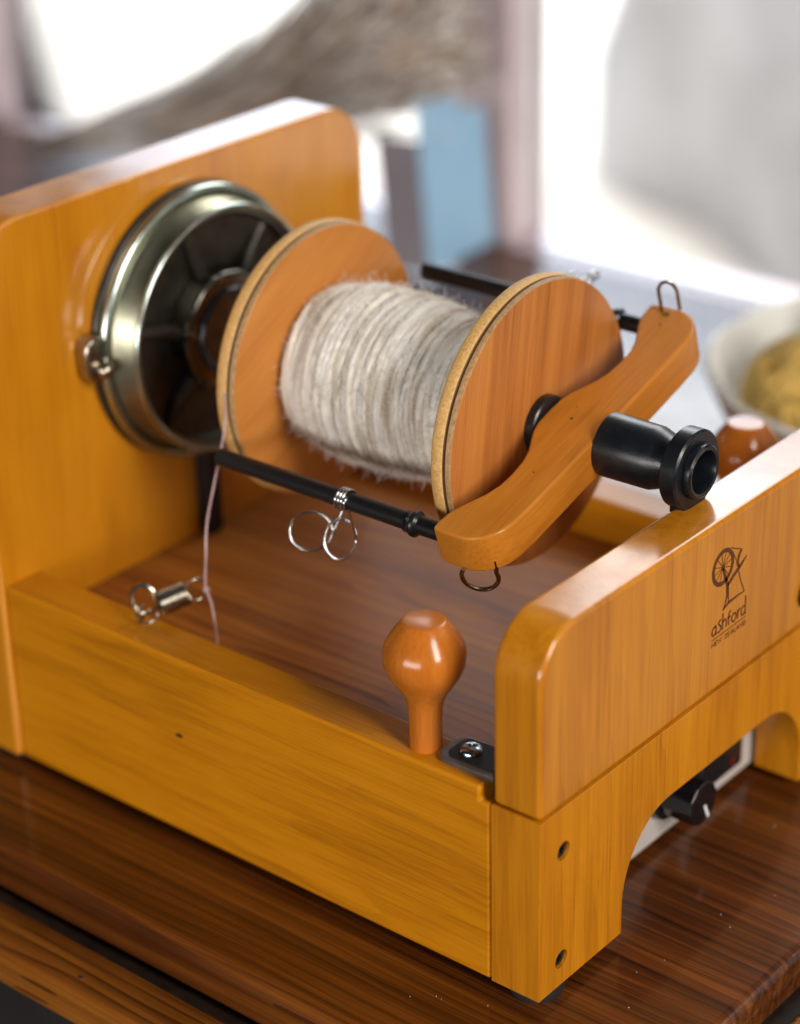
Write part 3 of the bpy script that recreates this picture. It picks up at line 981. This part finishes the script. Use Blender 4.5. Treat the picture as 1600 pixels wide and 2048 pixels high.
half = [(0.0, -0.0806), (0.0075, -0.0803), (0.0125, -0.0790), (0.0175, -0.0765), (0.0230, -0.0738), (0.0290, -0.0722), (0.0370, -0.0716), (0.0440, -0.0720), (0.0500, -0.0738),
        (0.0555, -0.0765), (0.0600, -0.0788), (0.0650, -0.0805), (0.0700, -0.0811), (0.0738, -0.0808),
        (0.0744, -0.0760), (0.0743, -0.0680), (0.0736, -0.0645), (0.0715, -0.0605), (0.0680, -0.0572), (0.0640, -0.0552), (0.0590, -0.0541), (0.0500, -0.0537), (0.0300, -0.0536)]
poly = half + [(-u, x) for u, x in half[:0:-1]]
V, F = prism(poly, -0.0082, 0.0082, lambda u, v, w: tuple(fl3(u, v, w)))
arm = mesh_obj('flyer_arm', V, F, M['arm'], fly, bevel=0.0013, seg=4, ang=50)
for u, x, r_ in ((-0.0008, -0.0690, 0.00055), (-0.0330, -0.0640, 0.00032), (0.0625, -0.0700, 0.0005), (0.0045, -0.0565, 0.0003), (0.0060, -0.0712, 0.0003)):
    c_ = fl3(u, x, 0.00822)
    V = [c_ + U3 * r_ * 1.3 * math.cos(R(a_)) + Vector((r_ * math.sin(R(a_)), 0, 0)) for a_ in range(0, 360, 40)]
    V += [v - N3 * 0.0004 for v in V]
    F = [tuple(range(9)), tuple(range(17, 8, -1))] + [(i, (i + 1) % 9, 9 + (i + 1) % 9, 9 + i) for i in range(9)]
    mesh_obj('pin_knot', V, F, M['dark'], arm, smooth=False)
RR = 0.0680
for s_ in (-1, 1):
    c_ = A0 + U3 * RR * s_
    V, F = lathe([(-0.1945, 0), (-0.1945, 0.0029), (-0.1938, 0.0035), (-0.0790, 0.0035), (-0.0790, 0)], along_x(c_.y, c_.z), 28)
    rod = mesh_obj('rod', V, F, M['blackrod'], fly)
    V, F = lathe([(-0.0990, 0.0034), (-0.0987, 0.0042), (-0.0965, 0.0040), (-0.0955, 0.0050), (-0.0943, 0.0051), (-0.0935, 0.0043), (-0.0925, 0.0034)], along_x(c_.y, c_.z), 28)
    mesh_obj('grommet', V, F, M['black'], rod, ang=60)


def open_hook(base, out_dir, side, rw, rh, wire, mat, start, sweep, rise, tail=0, name='hook'):
    pts = [base - out_dir * 0.004, base]
    cc = base + out_dir * rise + side * rw
    for i in range(25):
        a_ = R(start + sweep * i / 24)
        pts.append(cc + side * rw * math.cos(a_) + out_dir * rh * math.sin(a_))
    if tail:
        pts += [pts[-1] - out_dir * tail * 0.5, pts[-1] - out_dir * tail]
    V_, F_ = tube(pts, wire, 10)
    return mesh_obj(name, V_, F_, mat, fly)


hk = open_hook(fl3(0.0705, -0.0742, 0.0080), N3, Vector((0.85, 0.5, 0)).normalized(), 0.0036, 0.0048, 0.00075, M['brassy'], 180, -180, 0.0096, 0.0082)
V = [fl3(0.0690, -0.0712, 0.0082) + U3 * 0.001 * math.cos(R(a_)) + Vector((0.0016 * math.sin(R(a_)), 0, 0)) for a_ in range(0, 360, 30)]
V += [v + N3 * 0.0006 for v in V]
F = [tuple(range(12)), tuple(range(23, 11, -1))] + [(i, (i + 1) % 12, 12 + (i + 1) % 12, 12 + i) for i in range(12)]
mesh_obj('hook_tip', V, F, M['brassy'], hk, smooth=True)
open_hook(fl3(-0.0688, -0.0590, -0.0080), -N3, Vector((-0.80, -0.60, 0)).normalized(), 0.0066, 0.0062, 0.00088, M['brassy'], 200, -235, 0.0042)


def sliding_hook(cx, sgn):
    """three coils gripping the rod, then two ring loops hanging off it"""
    c_ = A0 + U3 * RR * sgn
    o_ = U3 * sgn
    q_ = -N3 * sgn
    out_ = []
    wr = 0.00052
    P = []
    # outer loop one, wound from its free end towards the coil
    fv = lambda x, y, z: Vector((x, y, z)) if sgn < 0 else Matrix.Rotation(R(-62), 3, 'X') @ Vector((x, -y, -z))
    l1 = c_ + Vector((cx, 0, 0)) + fv(-0.0137, -0.0048, -0.0156)
    e1_, e2_ = fv(0.77, 0.64, 0.0), fv(-0.28, 0.34, 0.90)
    nrm = fv(0.575, -0.69, 0.44)
    for i in range(40):
        a_ = R(130 + 560 * i / 39)
        P.append(l1 + e1_ * 0.0083 * math.cos(a_) + e2_ * 0.0074 * math.sin(a_) + nrm * (0.0022 * (i / 39 - 0.5)))
    st = 0.0046
    # three coils round the rod
    coil = []
    for i in range(3 * 20 + 11):
        a_ = R(-120 + 360 * i / 20)
        coil.append(c_ + Vector((cx - 0.0021 + 0.0015 * i / 20, 0, 0)) + o_ * st * 0.92 * math.cos(a_) + q_ * st * 0.92 * math.sin(a_))
    l2 = c_ + Vector((cx, 0, 0)) + fv(-0.0005, -0.0030, -0.0158)
    f1, f2 = fv(0.62, 0.62, -0.25), fv(-0.12, 0.40, 0.90)
    P2 = []
    for i in range(40):
        a_ = R(10 - 560 * i / 39)
        P2.append(l2 + f1 * 0.0068 * math.cos(a_) + f2 * 0.0078 * math.sin(a_) - nrm * (0.0022 * i / 39))
    full = smooth_path([P[i] for i in range(0, 40, 3)], 4)[:-1] + smooth_path([P[39], (P[39] + coil[0]) * 0.5, coil[0]], 4)[:-1] + coil + smooth_path([coil[-1], (coil[-1] + P2[0]) * 0.5 + o_ * 0.0004, P2[0]], 4)[1:-1] + P2
    V_, F_ = tube(full, wr, 8)
    return mesh_obj('sliding_hook', V_, F_, M['steel'], fly, ang=80)


sliding_hook(-0.1293, -1)
sliding_hook(-0.1215, 1)

# orifice tube, collar and bearing peg
V, F = lathe([(-0.0545, 0.0108), (-0.0535, 0.0124), (-0.0500, 0.0124), (-0.0330, 0.0122), (-0.0300, 0.0112), (-0.0265, 0.0096), (-0.0215, 0.0094), (-0.0148, 0.0094), (-0.0148, 0.0106), (-0.0144, 0.0108),
              (-0.0124, 0.0104), (-0.0118, 0.0096), (-0.0121, 0.0084), (-0.0140, 0.0078), (-0.0300, 0.0074), (-0.0500, 0.0)], along_x(YC, ZC), 56)
mesh_obj('orifice_tube', V, F, M['black'], fly, ang=40)
V, F = lathe([(-0.0330, 0.0040), (-0.0330, 0.0052), (-0.0265, 0.0052), (-0.0265, 0.0)], lambda s, a, b_: (-0.0300 + a, YC + b_ * 0.6 - 0.004, ZC + 0.0400 + s), 16)
V, F = lathe([(-0.0224, 0.0097), (-0.0224, 0.0146), (-0.0217, 0.0153), (-0.0158, 0.0153), (-0.0150, 0.0146), (-0.0150, 0.0104)], along_x(YC, ZC), 56)
V2, F2 = box(-0.0222, -0.0152, YC - 0.0072, YC + 0.0072, H2 - 0.004, ZC - 0.0100)
bear = mesh_obj('bearing_collar', V, F, M['black'], sp, ang=40)
mesh_obj('bearing_peg', V2, F2, M['black'], bear, bevel=0.0008)

# ------------------------------------------------------------------ things behind the spinner
# window: two jambs, mullion, bottom rail and two panes
win = thing('window', (-0.5, 0.70, T), 'tall window with pinkish brown wooden frame behind the table', 'window')
V, F = box(-2.30, -2.231, 0.668, 0.715, T - 0.03, 1.7)
mesh_obj('jamb', V, F, M['frame'], win, bevel=0.004)
V, F = box(-1.078, -1.046, 0.668, 0.715, T - 0.007, 1.63)
mesh_obj('mullion', V, F, M['frame'], win, bevel=0.004)
V, F = box(0.62, 0.70, 0.668, 0.715, T - 0.03, 1.7)
mesh_obj('jamb', V, F, M['frame'], win, bevel=0.004)
V, F = box(-0.560, -0.512, 0.668, 0.715, T - 0.007, 1.63)
mesh_obj('mullion', V, F, M['frame'], win, bevel=0.004)
V, F = box(-2.230, 0.619, 0.668, 0.720, T - 0.049, T - 0.0075)
mesh_obj('bottom_rail', V, F, M['frame'], win, bevel=0.003)
V, F = box(-2.230, 0.619, 0.668, 0.715, 1.631, 1.70)
mesh_obj('top_rail', V, F, M['frame'], win, bevel=0.003)
for x0, x1 in ((-2.2305, -1.0785), (-1.0455, -0.5605), (-0.5115, 0.6185)):
    V, F = box(x0, x1, 0.690, 0.694, T - 0.006, 1.629)
    mesh_obj('pane', V, F, M['glass'], win, smooth=False)

# grey mound standing in for the blurred background beyond the window
V, F = lathe([(-0.75, 0.86), (-0.6, 0.83), (-0.4, 0.78), (-0.1, 0.73), (0.3, 0.67), (0.7, 0.58), (0.95, 0.44), (1.08, 0.22), (1.10, 0)], lambda s, a, b_: (-0.83 + a, 2.60 + b_ * 0.7, s), 48)
V = [Vector(v) + Vector((1, 1, 0)) * 0.13 * noise.noise(Vector(v) * 1.9) + Vector((0.6, 0.6, 1)) * 0.05 * noise.noise(Vector(v) * 6) for v in V]
tag(mesh_obj('stand_in_mound', V, F, M['mound_grey'], None, ang=80), 'large rounded grey mound standing in for the blurred background outside the window', 'stand_in_mound')

V, F = lathe([(-0.75, 0.62), (-0.5, 0.60), (-0.2, 0.56), (0.2, 0.50), (0.6, 0.42), (0.9, 0.28), (1.0, 0)], lambda s, a, b_: (-1.02 + a, 2.75 + b_ * 0.7, s), 40)
V = [Vector(v) + Vector((1, 1, 0)) * 0.12 * noise.noise(Vector(v) * 2.3 + Vector((5, 1, 0))) for v in V]
tag(mesh_obj('stand_in_mound', V, F, M['mound_pale'], None, ang=80), 'added paler mound softening the edge of the large grey mound outside', 'stand_in_mound')  # added mound, a pale step that softens the grey edge

# blue folded card standing by the mullion
car = thing('folded_card', (-0.525, 0.592, T), 'light blue folded card with one side coloured as in shade standing upright by the window mullion', 'card')
car.rotation_euler = (0, R(-5), R(4))
V, F = box(-0.017, 0.0172, -0.0206, -0.0194, 0.002, 0.092)
cb = mesh_obj('shaded_side', V, F, M['cardside'], None)
cb.parent = car
V, F = prism([(-0.0205, 0.002), (0.056, 0.002), (0.056, 0.098), (0.028, 0.0985), (0.028, 0.120), (-0.0205, 0.120)], 0.0175, 0.0183, yz)
cf = mesh_obj('blue_front', V, F, M['card'], None)
cf.parent = car

# fleece bundle leaning from the table onto the carton
fle = thing('fleece_bundle', (-0.88, 0.58, T), 'bundle of brown grey raw fleece fibres leaning on the blue folded card', 'fleece')
rnd = random.Random(11)
V, F, V2, F2 = [], [], [], []
p0, p1 = Vector((-0.90, 0.575, 0.012)), Vector((-0.512, 0.585, 0.168))
dirf = (p1 - p0).normalized()
fa = dirf.cross(Vector((0, 0, 1))).normalized()
fb = fa.cross(dirf)
for i in range(1500):
    a_ = rnd.uniform(0, 2 * math.pi)
    rr_ = math.sqrt(rnd.random())
    t0 = rnd.uniform(0.0, 0.55)
    t1 = min(1.04, t0 + rnd.uniform(0.35, 0.6)) if rnd.random() < 0.7 else rnd.uniform(0.92, 1.05)
    w1, w2 = rnd.uniform(-0.004, 0.004), rnd.uniform(0, 6)
    pts = []
    for s in range(8):
        t = t0 + (t1 - t0) * s / 7
        R_ = 0.005 + 0.049 * min(1, t) ** 1.45
        R_ *= 0.95 + 0.12 * math.sin(9 * t + a_)
        q_ = p0 + dirf * (t * (p1 - p0).length) + (fa * math.cos(a_) * 0.8 + fb * math.sin(a_)) * R_ * rr_
        q_ += fb * w1 * math.sin(6 * t + w2) + fa * w1 * math.cos(5 * t + w2) - Vector((0, 0, 0.017)) * math.sin(math.pi * min(1, t) ** 1.4)
        pts.append(q_)
    th_ = rnd.uniform(0.0008, 0.0017)
    tube(pts, [th_ * k2 for k2 in (0.5, 0.9, 1, 1, 1, 1, 0.8, 0.3)], 4, False, V, F)
    if t1 > 0.80 and rnd.random() < 0.9:
        q0 = pts[-2]
        dv = (pts[-1] - pts[-3]).normalized()
        tp = [q0, q0 + dv * 0.016 + fb * rnd.uniform(-0.003, 0.003), q0 + dv * 0.034 + fb * rnd.uniform(-0.008, 0.006) + fa * rnd.uniform(-0.006, 0.006)]
        tube(tp, [th_ * 0.9, th_ * 0.8, th_ * 0.2], 4, False, V2, F2)
for i in range(420):
    a_ = rnd.uniform(0, 2 * math.pi)
    t0 = rnd.uniform(0.1, 0.85)
    pts = []
    w1 = rnd.uniform(0.95, 1.15)
    for s in range(6):
        t = min(1.05, t0 + 0.16 * s / 5)
        R_ = (0.005 + 0.049 * min(1, t) ** 1.45) * (w1 + 0.30 * s / 5) + 0.002
        q_ = p0 + dirf * (t * (p1 - p0).length) + (fa * math.cos(a_) * 0.8 + fb * math.sin(a_)) * R_ - Vector((0, 0, 0.017)) * math.sin(math.pi * min(1, t) ** 1.4)
        pts.append(q_)
    tube(pts, [0.0006, 0.0007, 0.0007, 0.0006, 0.0005, 0.0002], 4, False, V2, F2)
V = [Vector((v[0], v[1], max(v[2], T + 0.0003))) for v in V]
V2 = [Vector((v[0], v[1], max(v[2], T + 0.0003))) for v in V2]
ff = mesh_obj('fibres', V, F, M['fleece'], fle, ang=180)
tag(ff, kind='stuff')
ft = mesh_obj('backlit_fibre_tips', V2, F2, M['tips'], fle, ang=180)
tag(ft, 'loose fibre ends and wisps coloured pale as if backlit', kind='stuff')

# white bowl of yarn balls
BX, BY = -0.085, 0.455
bowl = thing('ceramic_bowl', (BX, BY, T), 'white glazed ceramic bowl holding brown and golden yarn balls', 'bowl')
V, F = lathe([(T, 0), (T, 0.050), (T + 0.006, 0.054), (T + 0.020, 0.078), (T + 0.045, 0.101), (T + 0.072, 0.114), (T + 0.078, 0.116), (T + 0.080, 0.1135), (T + 0.074, 0.109), (T + 0.046, 0.095), (T + 0.022, 0.071), (T + 0.010, 0.045), (T + 0.009, 0)], along_z(BX, BY), 64)
mesh_obj('bowl_body', V, F, M['bowl'], bowl, ang=60)


def ball(x, y, z, r_, mat, label, seed):
    rb = random.Random(seed)
    V_, F_ = lathe([(-r_ * 0.93 * math.cos(R(a_)), r_ * 0.93 * math.sin(R(a_))) for a_ in range(0, 181, 15)], lambda s, a, b_: (x + a, y + b_, z + s), 20)
    b_ = thing('yarn_ball', (x, y, z - r_), label, 'yarn ball', 'yarn balls in the white bowl')
    c0_ = mesh_obj('ball_core', V_, F_, mat, b_)
    V_, F_ = [], []
    for i in range(46):
        nn = Vector((rb.gauss(0, 1), rb.gauss(0, 1), rb.gauss(0, 1))).normalized()
        a1 = nn.orthogonal().normalized()
        a2 = nn.cross(a1)
        o_ = nn * rb.uniform(-0.45, 0.45) * r_
        rc = math.sqrt(r_ * r_ - o_.length_squared) * rb.uniform(0.96, 1.0)
        tube([Vector((x, y, z)) + o_ + a1 * rc * math.cos(R(t)) + a2 * rc * math.sin(R(t)) for t in range(0, 360, 15)], 0.0016, 5, True, V_, F_)
    tag(mesh_obj('strands', V_, F_, mat, b_, ang=180), kind='stuff')


ball(BX - 0.048, BY - 0.040, T + 0.062, 0.034, M['gold'], 'golden brown yarn ball in the white bowl', 1)
ball(BX + 0.016, BY - 0.052, T + 0.058, 0.032, M['browny'], 'dark brown yarn ball in the white bowl', 2)
ball(BX - 0.036, BY + 0.036, T + 0.066, 0.036, M['creamy'], 'cream yarn ball in the white bowl', 3)
ball(BX + 0.040, BY + 0.022, T + 0.064, 0.036, M['green'], 'moss green yarn ball in the white bowl', 4)

# wisp of loose wool caught in the tray
rnd = random.Random(21)
V, F = [], []
for i in range(260):
    x, y = -0.034 + rnd.gauss(0, 0.004), 0.066 + rnd.gauss(0, 0.006)
    z = 0.0619
    a_ = rnd.uniform(0, 6.28)
    pts = []
    for k_ in range(7):
        pts.append((x, y, max(z, 0.0619)))
        a_ += rnd.uniform(-0.8, 0.8)
        x += 0.0016 * math.cos(a_)
        y += 0.0016 * math.sin(a_)
        z += rnd.uniform(-0.0008, 0.0022)
    tube(pts, 0.00007, 3, False, V, F)
wisp = mesh_obj('wool_wisp', V, F, M['fuzz'], None, ang=180)
tag(wisp, 'small fluffy wisp of loose white wool in the tray by the front board', 'wool wisp')
